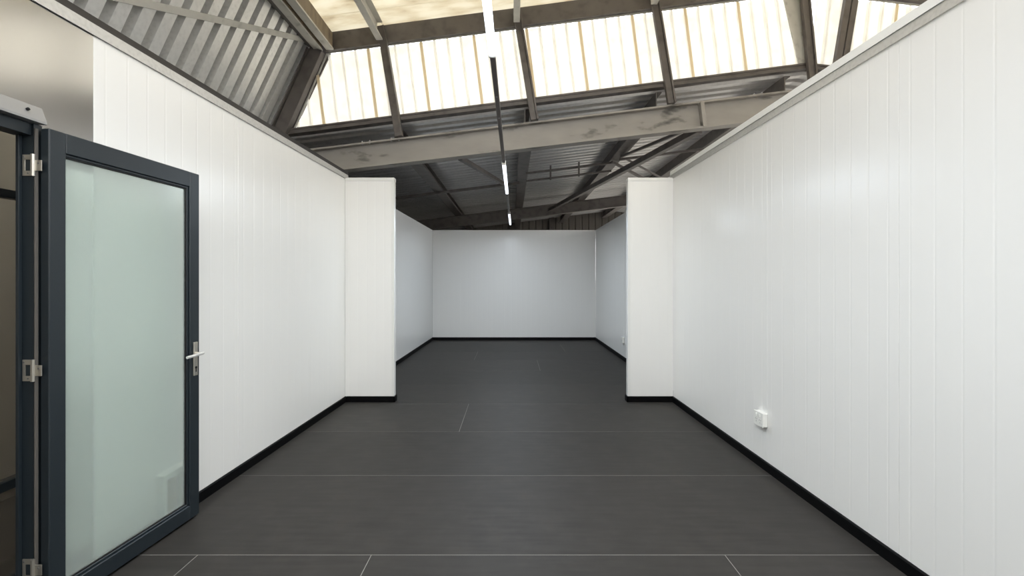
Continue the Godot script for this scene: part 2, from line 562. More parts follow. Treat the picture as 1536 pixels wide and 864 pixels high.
	prism(st, PackedVector2Array([Vector2(-0.014, 0.0485), Vector2(0.085, 0.0485), Vector2(0.085, 0.10), Vector2(-0.010, 0.10)]), V(xr(D_REAR), H + 0.0045, D_REAR), Vector3(1, 0, 0), Vector3.UP, ew)
	part(o, "cap_flashing", st, M.trim_white)

func build_shell() -> void:
	var o := structure("wall_outer_left", "outer building wall on the glass door side", "wall")
	var st := new_st()
	span(st, V(X_OUT_L - 0.12, -0.02, D_REAR), V(X_OUT_L, low_roof(X_OUT_L) - 0.005, D_FAR), 0.0)
	part(o, "cladding", st, M.gable_sheet)
	o = structure("wall_outer_right", "outer building wall on the power outlet side", "wall")
	for r in [[-0.02, 1.2, D_REAR, D_FAR], [1.2, 4.15, 14.0, D_FAR], [4.15, board(X_OUT_R), D_REAR, D_FAR], [1.2, 4.15, D_REAR, -2.4]]:
		st = new_st()
		span(st, V(X_OUT_R, r[0], r[2]), V(X_OUT_R + 0.12, r[1], r[3]), 0.0)
		part(o, "cladding", st, M.gable_sheet)
	o = structure("window_4", "clear corrugated glazing band high in the outer wall past the power outlet wall", "window")
	var dd := -2.4
	while dd < 13.99:
		st = new_st()
		sheet(st, V(X_OUT_R + 0.04, 1.2, 0), Vector3(0, 0, -1), Vector3.UP, Vector3(-1, 0, 0), dd, dd + 0.82, func(_u): return 0.0, func(_u): return 2.95, 0.205, 0.03, 0.02, 0.026)
		part(o, "clear_sheet", st, M.clear_roof_sheet)
		dd += 0.82
	# behind the camera, over the rear partition
	o = structure("wall_outer_rear", "outer building wall at the near end", "wall")
	st = new_st()
	var outlines := [
		[Vector2(X_OUT_L, 0), Vector2(X_OUT_R, 0), Vector2(X_OUT_R, 3.2), Vector2(X_OUT_L, 3.2)],
		[Vector2(X_OUT_L, 3.2), Vector2(-2.2, 3.2), Vector2(-2.2, board(-2.2)), Vector2(-2.35, board(-2.35)), Vector2(X_OUT_L, 3.3)],
		[Vector2(RIDGE, 3.2), Vector2(X_OUT_R, 3.2), Vector2(X_OUT_R, board(X_OUT_R)), Vector2(RIDGE, board(RIDGE))]]
	for p in outlines:
		st = new_st()
		prism(st, PackedVector2Array(p), V(0, 0, D_REAR - 0.09), Vector3(1, 0, 0), Vector3.UP, Vector3(0, 0, 0.12))
		part(o, "cladding", st, M.gable_sheet)
	o = structure("window_6", "clear glazing over the rear partition at the near end", "window")
	for i in 4:
		var g0 := lerpf(-2.2, RIDGE, i / 4.0) + 0.02
		var g1 := lerpf(-2.2, RIDGE, (i + 1) / 4.0) - 0.02
		st = new_st()
		prism(st, PackedVector2Array([Vector2(g0, 3.2), Vector2(g1, 3.2), Vector2(g1, board(g1)), Vector2(g0, board(g0))]), V(0, 0, D_REAR - 0.12), Vector3(1, 0, 0), Vector3.UP, Vector3(0, 0, 0.006))
		part(o, "clear_sheet", st, M.clear_roof_sheet)
	# far gable: upright ribs
	o = structure("wall_gable", "dark ribbed metal gable wall far behind the bay", "wall")
	var s0 := X_OUT_L
	var k := 0
	var light_sheets := []
	while s0 < X_OUT_R - 0.01:
		var s1 := minf(s0 + 1.04, X_OUT_R)
		st = new_st()
		var foot := 3.1 if s0 > 2.5 else 0.0     # the last sheets stop over a light opening
		sheet(st, V(0, 0, D_FAR), Vector3(1, 0, 0), Vector3.UP, Vector3(0, 0, 1), s0, s1, func(_u): return foot, func(u): return low_roof(u) + 0.06, 0.26, 0.17, 0.02, 0.035)
		part(o, "cladding_sheet", st, M.gable_sheet)
		if foot > 0.0:
			light_sheets.append([s0, s1])
		s0 = s1
		k += 1
	st = new_st()
	bar(st, V(1.55, 0.0, D_FAR - 0.12), V(1.55, low_roof(1.55) - 0.02, D_FAR - 0.12), 0.2, 0.16, Vector3(0, 0, 1))
	part(o, "gable_post", st, M.brown_steel)
	o = structure("window_5", "clear corrugated sheets low in the gable wall of the side aisle", "window")
	for r in light_sheets:
		st = new_st()
		sheet(st, V(0, 0, D_FAR), Vector3(1, 0, 0), Vector3.UP, Vector3(0, 0, 1), r[0], r[1], func(_u): return 0.0, func(_u): return 3.1, 0.26, 0.17, 0.02, 0.035)
		part(o, "clear_sheet", st, M.clear_roof_sheet)

func build_roof_low() -> void:
	# corrugated sheets over the far bay; ribs run up the pitch
	var o := structure("ceiling_far", "dark corrugated metal roof over the far bay", "ceiling")
	for half in 2:
		var xa := X_OUT_L if half == 0 else RIDGE
		var xb := RIDGE if half == 0 else X_OUT_R
		var v := (V(xb, low_roof(xb), 0) - V(xa, low_roof(xa), 0))
		var L := v.length()
		v /= L
		var n := Vector3(0, 0, -1).cross(v)
		if n.y > 0:
			n = -n
		var d := D_STEP + 0.02
		while d < D_FAR - 0.01:
			var d1 := minf(d + 0.76, D_FAR)
			var st := new_st()
			sheet(st, V(xa, low_roof(xa), 0), Vector3(0, 0, -1), v, n, d, d1 + 0.0, func(_u): return 0.0, func(_u): return L, 0.19, 0.085, 0.02, 0.03)
			part(o, "roof_sheet", st, M.roof_sheet)
			d = d1
	# the step rafter
	var r := thing("steel_rafter", "deep grey painted steel beam below the clerestory, smeared with dark stains", "beam")
	var st := new_st()
	var xs := [X_OUT_L, 2.5, RIDGE, X_OUT_R]
	for i in 3:
		st = new_st()
		var x0: float = xs[i]
		var x1: float = xs[i + 1]
		i_beam(st, V(x0, rafter_top(x0), D_STEP), V(x1 - 0.002, rafter_top(x1), D_STEP), rafter_top(x0) - rafter_bottom(x0), rafter_top(x1) - rafter_bottom(x1), 0.15, 0.012, 0.022)
		part(r, "beam_length", st, M.rafter_paint)
	st = new_st()
	bar(st, V(2.5, rafter_bottom(2.5) + 0.01, D_STEP - 0.045), V(2.46, rafter_top(2.46) - 0.01, D_STEP - 0.045), 0.05, 0.08, Vector3(0, 0, 1))
	part(r, "splice_plate", st, M.rafter_paint)
	# bolts under the two left mullions
	for bx in [-1.95, -1.85, -1.57, -1.47, 3.15, 3.25]:
		st = new_st()
		tube(st, V(bx, rafter_top(bx) - 0.03, D_STEP - 0.05), V(bx, rafter_top(bx) + 0.022, D_STEP - 0.05), 0.012, 6)
		part(r, "bolt", st, M.bolt)
	# purlins on the rafter, running away from the camera
	var labels := ["dark roof purlin over the far bay beside the outer wall", "dark roof purlin over the far bay on the glass door side of the tube lights", "dark roof purlin over the far bay close beside the tube lights", "dark roof purlin over the far bay, wide, in the bright streaks of the roof", "dark roof purlin over the far bay nearest the ridge"]
	var px := [-3.2, -1.5, 0.2, 1.92, 3.6]
	for i in 5:
		var x: float = px[i]
		var y := rafter_top(x)
		var q := thing("roof_purlin", labels[i], "beam", Vector3.ZERO, "purlins under the far roof")
		st = new_st()
		var w := 0.075
		var hh := low_roof(x) - 0.048 - y
		prism(st, PackedVector2Array([Vector2(-w / 2, 0.002), Vector2(w / 2, 0.002), Vector2(w / 2, 0.02), Vector2(-w / 2 + 0.012, 0.012), Vector2(-w / 2 + 0.012, hh - 0.01), Vector2(w / 2, hh - 0.012), Vector2(w / 2, hh), Vector2(-w / 2, hh)]), V(x, y, D_STEP - 0.02), Vector3(1, 0, 0), Vector3.UP, Vector3(0, 0, -(D_FAR - D_STEP - 0.1)))
		part(q, "channel", st, M.brown_steel)
		st = new_st()
		span(st, V(x - 0.1, y - 0.03, D_STEP + 0.08), V(x + 0.1, y - 0.002, D_FAR - 0.1), 0.002)
		part(q, "flange", st, M.brown_steel)
	# second rafter near the back wall
	r = thing("far_rafter", "dark steel rafter over the back wall of the far bay", "beam")
	st = new_st()
	i_beam(st, V(X_OUT_L, rafter_top(X_OUT_L) - 0.032, 12.0), V(RIDGE, rafter_top(RIDGE) - 0.032, 12.0), 0.3, 0.3, 0.15, 0.012, 0.022)
	part(r, "beam_length", st, M.brown_steel)
	st = new_st()
	i_beam(st, V(RIDGE + 0.002, rafter_top(RIDGE) - 0.032, 12.0), V(X_OUT_R, rafter_top(X_OUT_R) - 0.032, 12.0), 0.3, 0.3, 0.15, 0.012, 0.022)
	part(r, "beam_length", st, M.brown_steel)
	# ties and braces
	var ties := [
		["bridging_bar", "thin dark bridging bar across the far roof on the glass door side", V(-3.1, rafter_top(-3.1) - 0.06, 8.7), V(0.15, rafter_top(0.15) - 0.06, 8.7), 0.05],
		["diagonal_brace", "dark diagonal brace rising to the rafter beside the tube lights", V(-0.69, rafter_bottom(-0.69) + 0.02, 5.68), V(-0.14, rafter_top(-0.14) - 0.06, 8.70), 0.06],
		["diagonal_brace", "long dark diagonal tie from the rafter splice plate to the far rafter", V(2.5, rafter_bottom(2.5) + 0.03, 5.7), V(1.05, rafter_bottom(2.5) - 0.02, 11.9), 0.09],
		["diagonal_brace", "thin diagonal brace between rafter and wide purlin", V(2.3, rafter_bottom(2.3) + 0.05, 5.75), V(1.95, rafter_top(1.95) - 0.06, 7.6), 0.04],
		["diagonal_brace", "thin level brace between the wide purlin and the long tie", V(1.95, rafter_top(1.95) - 0.07, 7.75), V(3.55, rafter_top(3.55) - 0.07, 7.75), 0.04],
		["diagonal_brace", "short slanting brace over the power outlet side return wall", V(1.85, rafter_top(1.85) - 0.06, 7.9), V(3.2, rafter_top(2.6) - 0.3, 9.3), 0.045],
		["diagonal_brace", "short slanting brace parallel to the one over the return wall", V(2.05, rafter_top(2.05) - 0.06, 7.75), V(3.4, rafter_top(2.8) - 0.3, 9.1), 0.03],
	]
	for t in ties:
		var q := thing(t[0], t[1], "brace")
		st = new_st()
		bar(st, t[2], t[3], t[4], t[4])
		part(q, "bar", st, M.brown_steel)
	var q := thing("ladder_frame", "small dark ladder frame hung between two purlins of the far roof", "frame")
	for yy in [-0.055, -0.20]:
		st = new_st()
		bar(st, V(0.26, rafter_top(0.26) + yy, 8.0), V(1.86, rafter_top(1.86) + yy, 8.0), 0.035, 0.035)
		part(q, "rail", st, M.brown_steel)
	for x in [0.72, 1.25]:
		st = new_st()
		bar(st, V(x, rafter_top(x) - 0.24, 7.97), V(x, rafter_top(x) + 0.03, 7.97), 0.03, 0.03, Vector3(0, 0, 1))
		part(q, "rung", st, M.brown_steel)

func build_roof_high() -> void:
	# sloping galvanised side of the lantern, ribs up the slope
	var w := structure("wall_lantern_left", "sloping galvanised ribbed sheeting above the glass door wall", "wall")
	var v := Vector3(0.465, 1, 0).normalized()
	var n := Vector3(v.y, -v.x, 0)
	var y_low := 2.62
	var L := (4.66 - y_low) * sqrt(1.0 + 0.465 * 0.465)
	var pit := 0.183
	var ph := 5.46 - pit * 0.5
	var d := 5.56
	while d > D_REAR + 0.02:
		var d0 := maxf(d - pit * 4.0, D_REAR + 0.01)
		var st := new_st()
		sheet(st, V(cheek_x(y_low), y_low, 0), Vector3(0, 0, -1), v, n, d0, d, func(_u): return 0.0, func(_u): return L, pit, 0.106, 0.006, 0.085, ph)
		part(w, "cladding_sheet", st, M.galvanised)
		d = d0
	var st := new_st()          # outer wall between the sheeting and the floor
	span(st, V(X_OUT_L - 0.05, y_low - 0.7, D_REAR), V(X_OUT_L + 0.0, y_low, D_STEP), 0.0)
	part(w, "base_plate", st, M.brown_steel)
	# flat strap that crosses the sheeting
	var q := thing("strap_brace", "pale flat steel strap crossing the galvanised sheeting at a slant", "brace")
	st = new_st()
	var a := V(cheek_x(EYE + 2.31), EYE + 2.31, 3.52) + n * 0.0905
	var b := V(cheek_x(EYE + 3.12), EYE + 3.12, 5.5) + n * 0.0905
	var e := (b - a)
	bar(st, a - e * 1.2, b - e * 0.02, 0.008, 0.062, v)
	part(q, "strap", st, M.pale_steel)
	# raking corner post
	q = thing("corner_post", "dark raking steel post between galvanised sheeting and clerestory", "post")
	st = new_st()
	bar(st, V(-3.10, 3.16, D_STEP - 0.06), V(-2.52, 4.46, D_STEP - 0.06), 0.16, 0.1, Vector3(0, 0, 1), 0.004)
	part(q, "web", st, M.brown_steel)
	st = new_st()
	bar(st, V(-3.185, 3.2, D_STEP - 0.075), V(-2.62, 4.46, D_STEP - 0.075), 0.012, 0.14, Vector3(0, 0, 1))
	part(q, "flange", st, M.brown_steel)
	# twin pale eaves purlins, dark plate added beside them for the shadowed void
	q = thing("eaves_purlin", "pair of pale steel channels with a dark slot over the galvanised sheeting", "beam")
	for x in [-2.505, -2.365]:
		st = new_st()
		prism(st, PackedVector2Array([Vector2(-0.048, 0), Vector2(0.048, 0), Vector2(0.048, 0.022), Vector2(-0.048, 0.022)]), V(x, purlin_bottom(x), D_REAR + 0.02), Vector3(1, 0, 0), Vector3.UP, Vector3(0, 0, -(D_STEP - D_REAR - 0.08)))
		part(q, "flange", st, M.pale_steel)
		st = new_st()
		prism(st, PackedVector2Array([Vector2(-0.048, 0.0225), Vector2(0.036, 0.0225), Vector2(0.036, 0.22), Vector2(-0.048, 0.22)]), V(x, purlin_bottom(x), D_REAR + 0.02), Vector3(1, 0, 0), Vector3.UP, Vector3(0, 0, -(D_STEP - D_REAR - 0.08)))
		part(q, "web", st, M.wood_brown)
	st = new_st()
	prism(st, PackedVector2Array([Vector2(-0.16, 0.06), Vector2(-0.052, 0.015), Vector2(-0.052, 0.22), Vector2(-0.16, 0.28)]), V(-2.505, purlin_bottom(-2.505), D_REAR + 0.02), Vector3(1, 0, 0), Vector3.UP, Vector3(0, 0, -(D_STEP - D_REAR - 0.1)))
	part(q, "shadow_void_plate", st, M.brown_steel)  # added dark piece, stands for shade behind the sheet tops
	# other purlins of the high roof
	var names := ["pale roof purlin meeting the mullion nearest the galvanised sheeting", "pale roof purlin meeting the mullion beside the tube lights", "pale roof purlin meeting the mullion on the power outlet side", "pale roof purlin at the ridge of the high roof"]
	var px := [-1.70, 0.06, 1.82, 3.70]
	for i in 4:
		var x: float = px[i]
		q = thing("pale_purlin", names[i], "beam", Vector3.ZERO, "purlins under the high roof")
		st = new_st()
		prism(st, PackedVector2Array([Vector2(-0.04, 0), Vector2(0.04, 0), Vector2(0.04, 0.02), Vector2(-0.028, 0.012), Vector2(-0.028, 0.225), Vector2(0.04, 0.225), Vector2(0.04, 0.235), Vector2(-0.04, 0.235)]), V(x, purlin_bottom(x), D_REAR + 0.02), Vector3(1, 0, 0), Vector3.UP, Vector3(0, 0, -(D_STEP - D_REAR - 0.15)))
		part(q, "channel", st, M.pale_steel)
	# dark head beam over the clerestory
	q = thing("head_beam", "dark steel beam along the top of the clerestory", "beam")
	var xs := [-2.44, RIDGE, X_OUT_R]
	for i in 2:
		st = new_st()
		var x0: float = xs[i]
		var x1: float = xs[i + 1] - 0.003
		var up := Vector3.UP
		var p0 := V(x0, purlin_bottom(x0) + 0.004, D_STEP - 0.05)
		var p1 := V(x1, purlin_bottom(x1) + 0.004, D_STEP - 0.05)
		prism(st, PackedVector2Array([Vector2(0, 0), Vector2(0.08, 0), Vector2(0.08, 0.232), Vector2(0, 0.232)]), p0, Vector3(0, 0, -1), up, p1 - p0)
		part(q, "beam_length", st, M.brown_steel)
	# ceiling: cream boards near the clerestory, clear roof sheets over the room
	var c := structure("ceiling", "cream stained boards between pale purlins under the high roof", "ceiling")
	var bays := [-2.6, -1.70, 0.06, 1.82, RIDGE, X_OUT_R]
	for i in 5:
		var x0: float = bays[i] + 0.002
		var x1: float = bays[i + 1] - 0.002
		var row := D_STEP + 0.1
		for k in 6:
			var w0 := 0.46 if k == 0 else 0.36
			st = new_st()
			slab(st, x0, x1, row - w0 + 0.004, row, 0.03 + 0.002 * ((i + k) % 2))
			part(c, "ceiling_board", st, M.ceiling_board)
			row -= w0
		# out of the frame: clear sheets over the middle bays, boards over the others
		var clear: bool = i == 1 or i == 2
		if clear:
			var s1 := row - 1.1
			st = new_st()
			slab(st, x0, x1, s1, row, 0.03)
			part(c, "ceiling_board", st, M.ceiling_board)
			st = new_st()
			slab(st, x0, x1, D_REAR - 0.05, -2.0, 0.03)
			part(c, "ceiling_board", st, M.ceiling_board)
		else:
			st = new_st()
			slab(st, x0, x1, D_REAR - 0.05, row, 0.03)
			part(c, "ceiling_board", st, M.ceiling_board)
	var sk := structure("window_1", "clear corrugated skylight sheets in the high roof over the room", "skylight")
	for i in [1, 2]:
		var x0: float = bays[i] + 0.002
		var x1: float = bays[i + 1] - 0.002
		var d1 := D_STEP + 0.1 - 0.46 - 0.36 * 5 - 1.1
		for k in 6:
			st = new_st()
			slab(st, x0, x1, -2.0 + (d1 + 2.0) * k / 6.0, -2.0 + (d1 + 2.0) * (k + 1) / 6.0, 0.004)
			part(sk, "clear_sheet", st, M.clear_roof_sheet)

func slab(st: SurfaceTool, x0: float, x1: float, d0: float, d1: float, t: float) -> void:
	var a := V(x0, board(x0), d0)
	var b := V(x1, board(x1), d0)
	prism(st, PackedVector2Array([Vector2(0, 0), Vector2(1, 0), Vector2(1, t), Vector2(0, t)]), a, b - a, Vector3.UP, Vector3(0, 0, d0 - d1))

func build_clerestory() -> void:
	var w := structure("window_2", "translucent cream corrugated clerestory sheets with ochre laps under the high roof", "window")
	var hgt := 0.952
	for half in 2:
		var m := 0.127 if half == 0 else -0.115
		var u := Vector3(1, m, 0).normalized()
		var v := Vector3(-u.y, u.x, 0)
		var o := V(0, sill(0), D_STEP + 0.05) if half == 0 else V(RIDGE, sill(RIDGE), D_STEP + 0.05)
		var u0 := -2.90 if half == 0 else 0.06
		var u1 := RIDGE / u.x if half == 0 else (X_OUT_R - RIDGE)
		var lap := -0.39 if half == 0 else 0.42
		var hi := func(x: float) -> float:
			if half == 0:
				return clampf((x + 2.893) / 0.564 * 0.948, 0.004, hgt)
			return hgt
		var s: float = lap + 0.70 * floorf((u0 - lap) / 0.70)
		while s < u1:
			var a := maxf(s, u0)
			var b := minf(s + 0.70, u1)
			var st := new_st()
			# break the sheet where the raking edge meets the head so that the cut stays straight
			if half == 0 and a < -2.329 and b > -2.329:
				sheet(st, o, u, v, Vector3(0, 0, 1), a, -2.329, func(_x): return 0.0, hi, 0.175, 0.022, 0.010, 0.038, lap)
				sheet(st, o, u, v, Vector3(0, 0, 1), -2.329, b, func(_x): return 0.0, hi, 0.175, 0.022, 0.010, 0.038, lap)
			else:
				sheet(st, o, u, v, Vector3(0, 0, 1), a, b, func(_x): return 0.0, hi, 0.175, 0.022, 0.010, 0.038, lap)
			part(w, "translucent_sheet", st, M.translucent_sheet)
			if s > u0 and s < u1 - 0.05:
				st = new_st()
				var top: float = hi.call(s)
				prism(st, PackedVector2Array([Vector2(-0.019, 0.0385), Vector2(0.019, 0.0385), Vector2(0.019, 0.041), Vector2(-0.019, 0.041)]), o + u * s, u, Vector3(0, 0, 1), v * top)
				part(w, "lap_seal", st, M.lap_seal, "ochre sealed lap between two sheets")
			s += 0.70
		# thin pale flashings at head and rake
		var st := new_st()
		var h0 := -2.32 if half == 0 else 0.0
		prism(st, PackedVector2Array([Vector2(0.04, -0.014), Vector2(0.046, -0.014), Vector2(0.046, 0.012), Vector2(0.04, 0.012)]), o + u * h0 + v * hgt, Vector3(0, 0, 1), v, u * (u1 - h0))
		part(w, "head_flashing", st, M.pale_steel)
		if half == 0:
			st = new_st()
			var r0 := o + u * -2.893
			var r1 := o + u * -2.329 + v * 0.948
			bar(st, r0 + Vector3(0.0, 0, 0.034), r1 + Vector3(0.0, 0, 0.034), 0.022, 0.008, Vector3(0, 0, 1))
			part(w, "rake_flashing", st, M.pale_steel)
	var stc := new_st()
	prism(stc, PackedVector2Array([Vector2(-3.62, 2.9), Vector2(-2.9, 3.40), Vector2(-2.86, 3.47), Vector2(-2.40, 4.44), Vector2(-2.25, 5.0), Vector2(-2.7, 5.0), Vector2(-2.72, 4.75), Vector2(-3.6, 3.0)]), V(0, 0, D_STEP + 0.02), Vector3(1, 0, 0), Vector3.UP, Vector3(0, 0, -0.02))
	part(w, "closing_plate", stc, M.brown_steel)
	# sill: a brown ledge and a channel over the rafter
	var q := thing("sill_beam", "brown steel ledge with a ridged lip along the foot of the clerestory", "beam")
	for half in 2:
		var x0 := -3.05 if half == 0 else RIDGE
		var x1 := RIDGE - 0.003 if half == 0 else X_OUT_R
		var a := V(x0, sill(x0), D_STEP + 0.06)
		var b := V(x1, sill(x1), D_STEP + 0.06)
		var st := new_st()
		prism(st, PackedVector2Array([Vector2(0, 0.004), Vector2(0.11, 0.004), Vector2(0.11, -0.018), Vector2(0.10, -0.02), Vector2(0.10, -0.052), Vector2(0.112, -0.055), Vector2(0.112, -0.07), Vector2(0.03, -0.074), Vector2(0.0, -0.074)]), a, Vector3(0, 0, 1), Vector3.UP, b - a)
		part(q, "ledge", st, M.brown_steel)
	# mullions on the rafter
	var mx := [-1.47, 0.28, 2.05, 3.88]
	var labels := ["dark mullion of the clerestory nearest the galvanised sheeting", "dark mullion of the clerestory beside the tube lights", "dark mullion of the clerestory above the beam's splice plate", "dark mullion of the clerestory next to the ridge post"]
	for i in 4:
		var x: float = mx[i]
		var xt: float = x - 0.235 if i < 3 else x - 0.14
		q = thing("clerestory_mullion", labels[i], "mullion", Vector3.ZERO, "mullions of the clerestory")
		var st := new_st()
		var foot := V(x, rafter_top(x) + 0.008, D_STEP - 0.085)
		var head := V(xt, purlin_bottom(xt) + 0.2, D_STEP - 0.085)
		bar(st, foot, head, 0.075, 0.055, Vector3(0, 0, 1), 0.003)
		part(q, "post", st, M.brown_steel)
		st = new_st()
		bar(st, foot + Vector3(0.05, 0.006, 0.0), head + Vector3(0.05, 0, 0.0), 0.022, 0.09, Vector3(0, 0, 1), 0.002)
		part(q, "flange", st, M.brown_steel)
	# ridge post, right of the ridge
	q = thing("ridge_post", "brown double steel post past the ridge of the clerestory", "post")
	var st := new_st()
	for k in 2:
		st = new_st()
		var f0 := V(4.14 + 0.09 * k, rafter_top(4.14) + 0.002, D_STEP - 0.085)
		bar(st, f0, f0 + Vector3(0.26, 1.55, 0), 0.075, 0.06, Vector3(0, 0, 1), 0.003)
		part(q, "channel", st, M.brown_steel)
	q = thing("ridge_flashing", "pale grey tapering flashing at the ridge between two clerestory runs", "flashing")
	st = new_st()
	prism(st, PackedVector2Array([Vector2(-0.10, 0), Vector2(0.05, 0), Vector2(0.02, 1.15), Vector2(-0.36, 1.15)]), V(RIDGE, sill(RIDGE) + 0.006, D_STEP - 0.02), Vector3(1, 0, 0), Vector3.UP, Vector3(0, 0, -0.02))
	part(q, "plate", st, M.pale_steel)

func build_door() -> void:
	# open leaf, folded back along the wall
	var hinge := V(-2.010, 0.0, 1.853)
	var far := V(-1.958, 0.0, 2.673)
	var e := (far - hinge).normalized()
	var n := Vector3.UP.cross(e)
	if n.x < 0:
		n = -n
	var W := hinge.distance_to(far)
	var T := 0.042
	var y0 := 0.015
	var y1 := 2.135
	var o := structure("door_1", "open door leaf of frosted glass in a dark slate frame", "door")
	o.position = hinge
	var B := Basis(e, Vector3.UP, e.cross(Vector3.UP))
	var at := func(s: float, y: float, out: float) -> Vector3: return hinge + e * s + Vector3.UP * y + n * out
	var piece := func(called: String, s0: float, s1: float, ya: float, yb: float, out0: float, out1: float, m: Material, bev: float, parent: Node3D) -> MeshInstance3D:
		var st := new_st()
		cbox(st, at.call((s0 + s1) / 2, (ya + yb) / 2, (out0 + out1) / 2), Vector3(s1 - s0, yb - ya, out1 - out0), bev, B)
		return part(parent, called, st, m)
	var sl := 0.068
	var sr := 0.072
	var rt := 0.092
	var rb := 0.085
	piece.call("stile", 0.0, sl, y0, y1, -T, 0.0, M.door_frame, 0.004, o)
	piece.call("stile", W - sr, W, y0, y1, -T, 0.0, M.door_frame, 0.004, o)
	piece.call("rail", sl, W - sr, y1 - rt, y1, -T, -0.0005, M.door_frame, 0.003, o)
	piece.call("rail", sl, W - sr, y0, y0 + rb, -T, -0.0005, M.door_frame, 0.003, o)
	# stepped beads round the glass
	var bw := 0.012
	for st_ in [[sl - 0.001, sl + bw * 0.6, y0 + rb, y1 - rt], [W - sr - bw, W - sr + 0.001, y0 + rb, y1 - rt], [sl, W - sr, y1 - rt - bw, y1 - rt + 0.001], [sl, W - sr, y0 + rb - 0.001, y0 + rb + bw]]:
		piece.call("glazing_bead", st_[0], st_[1], st_[2], st_[3], -T + 0.002, -0.010, M.door_frame, 0.003, o)
	var gx0 := sl + 0.004
	var gx1 := W - sr - 0.008
	for st_ in [[W - sr - bw - 0.006, W - sr - bw + 0.002, y0 + rb, y1 - rt], [sl, W - sr, y1 - rt - bw - 0.006, y1 - rt - bw + 0.002], [sl, W - sr, y0 + rb + bw - 0.002, y0 + rb + bw + 0.006]]:
		piece.call("gasket", st_[0], st_[1], st_[2], st_[3], -0.028, -0.014, M.black_gasket, 0.001, o)
	piece.call("glass_panel", gx0, gx1, y0 + rb + 0.004, y1 - rt - 0.004, -0.027, -0.021, M.frosted_glass, 0.0, o)
	# handle
	var h := Node3D.new()
	h.name = "door_handle"
	h.position = Vector3(0, 0.99, 0)
	o.add_child(h)
	var hs := W - 0.036
	piece.call("backplate", hs - 0.016, hs + 0.016, 0.885, 1.092, 0.0, 0.008, M.nickel, 0.003, h)
	var st := new_st()
	tube(st, at.call(hs, 1.022, 0.006), at.call(hs, 1.022, 0.052), 0.009)
	part(h, "spindle", st, M.nickel)
	st = new_st()
	tube(st, at.call(hs + 0.006, 1.024, 0.05), at.call(hs - 0.06, 1.02, 0.054), 0.0095)
	tube(st, at.call(hs - 0.06, 1.02, 0.054), at.call(hs - 0.115, 1.016, 0.050), 0.0088)
	part(h, "lever", st, M.satin_white_metal)
	st = new_st()
	tube(st, at.call(hs, 0.935, 0.004), at.call(hs, 0.935, 0.0095), 0.008)
	cbox(st, at.call(hs, 0.92, 0.0075), Vector3(0.007, 0.024, 0.004), 0.0005, B)
	part(h, "keyhole", st, M.dark_slot)
	# weather strip and hinges on the hinge edge
	st = new_st()
	cbox(st, V(-2.0585, 1.075, 1.846), Vector3(0.007, 2.11, 0.012), 0.001)
	part(o, "gasket", st, M.grey_gasket, "grey brush seal along the hinge edge")
	for hy in [1.97, 1.085, 0.225]:
		var hg := Node3D.new()
		hg.name = "hinge"
		hg.position = Vector3(0, hy, 0)
		o.add_child(hg, true)
		st = new_st()      # frame leaf with a window cut in it
		for r in [[-2.110, -2.060, 0.024, 0.046], [-2.110, -2.060, -0.046, -0.024], [-2.110, -2.098, -0.024, 0.024], [-2.076, -2.060, -0.024, 0.024]]:
			span(st, V(r[0], hy + r[2], 1.838), V(r[1], hy + r[3], 1.842), 0.0004)
		part(hg, "frame_leaf", st, M.nickel)
		st = new_st()
		span(st, V(-2.058, hy - 0.024, 1.838), V(-2.028, hy + 0.022, 1.842), 0.0004)
		part(hg, "door_leaf", st, M.nickel)
		st = new_st()
		tube(st, V(-2.062, hy - 0.047, 1.836), V(-2.062, hy + 0.047, 1.836), 0.0075)
		part(hg, "knuckle", st, M.nickel)
		for sx in [[-2.103, 0.035], [-2.085, -0.035], [-2.040, 0.008]]:
			st = new_st()
			tube(st, V(sx[0], hy + sx[1], 1.8385), V(sx[0], hy + sx[1], 1.8365), 0.0035, 8)
			part(hg, "screw", st, M.bolt)
	# door frame: jamb that faces the opening, head channel
	o = structure("trim_3", "black door jamb with a silver head channel beside the open leaf", "door frame")
	st = new_st()
	prism(st, PackedVector2Array([Vector2(-2.128, 1.843), Vector2(-2.066, 1.843), Vector2(-2.066, 1.875), Vector2(-2.128, 1.875)]), Vector3(0, 0.001, 0), Vector3(1, 0, 0), Vector3(0, 0, -1), Vector3.UP * 2.15)
	part(o, "jamb", st, M.door_frame)
	st = new_st()
	span(st, V(-2.128, 0.001, 1.828), V(-2.114, 2.14, 1.842), 0.001)
	part(o, "jamb_stop", st, M.door_frame)
	st = new_st()
	span(st, V(-2.20, 0.001, 0.90), V(-2.066, 2.15, 0.94), 0.001)
	part(o, "jamb", st, M.door_frame)
	st = new_st()
	span(st, V(-2.15, 2.10, 0.94), V(-2.075, 2.152, 1.842), 0.001)
	part(o, "head", st, M.door_frame)
	st = new_st()
	prism(st, PackedVector2Array([Vector2(-2.14, 2.153), Vector2(-2.035, 2.153), Vector2(-2.035, 2.163), Vector2(-2.058, 2.225), Vector2(-2.14, 2.225)]), V(0, 0, 0.88), Vector3(1, 0, 0), Vector3.UP, Vector3(0, 0, -(1.868 - 0.88)))
	part(o, "head_channel", st, M.head_steel)
	for dd in [1.30, 1.80]:
		st = new_st()
		tube(st, V(-2.046, 2.195, dd), V(-2.038, 2.198, dd), 0.006, 8)
		part(o, "screw", st, M.dark_slot)

	# glazed screen seen through the doorway
	o = structure("window_3", "black framed glazed screen seen through the doorway", "window")
	var X := -2.42
	for r in [[0.3, 0.34, 0.0, 2.5], [2.7, 2.74, 0.0, 2.5]]:
		st = new_st()
		span(st, V(X - 0.03, 0.001 + r[2], r[0]), V(X + 0.03, r[3], r[1]), 0.002)
		part(o, "frame_post", st, M.door_frame)
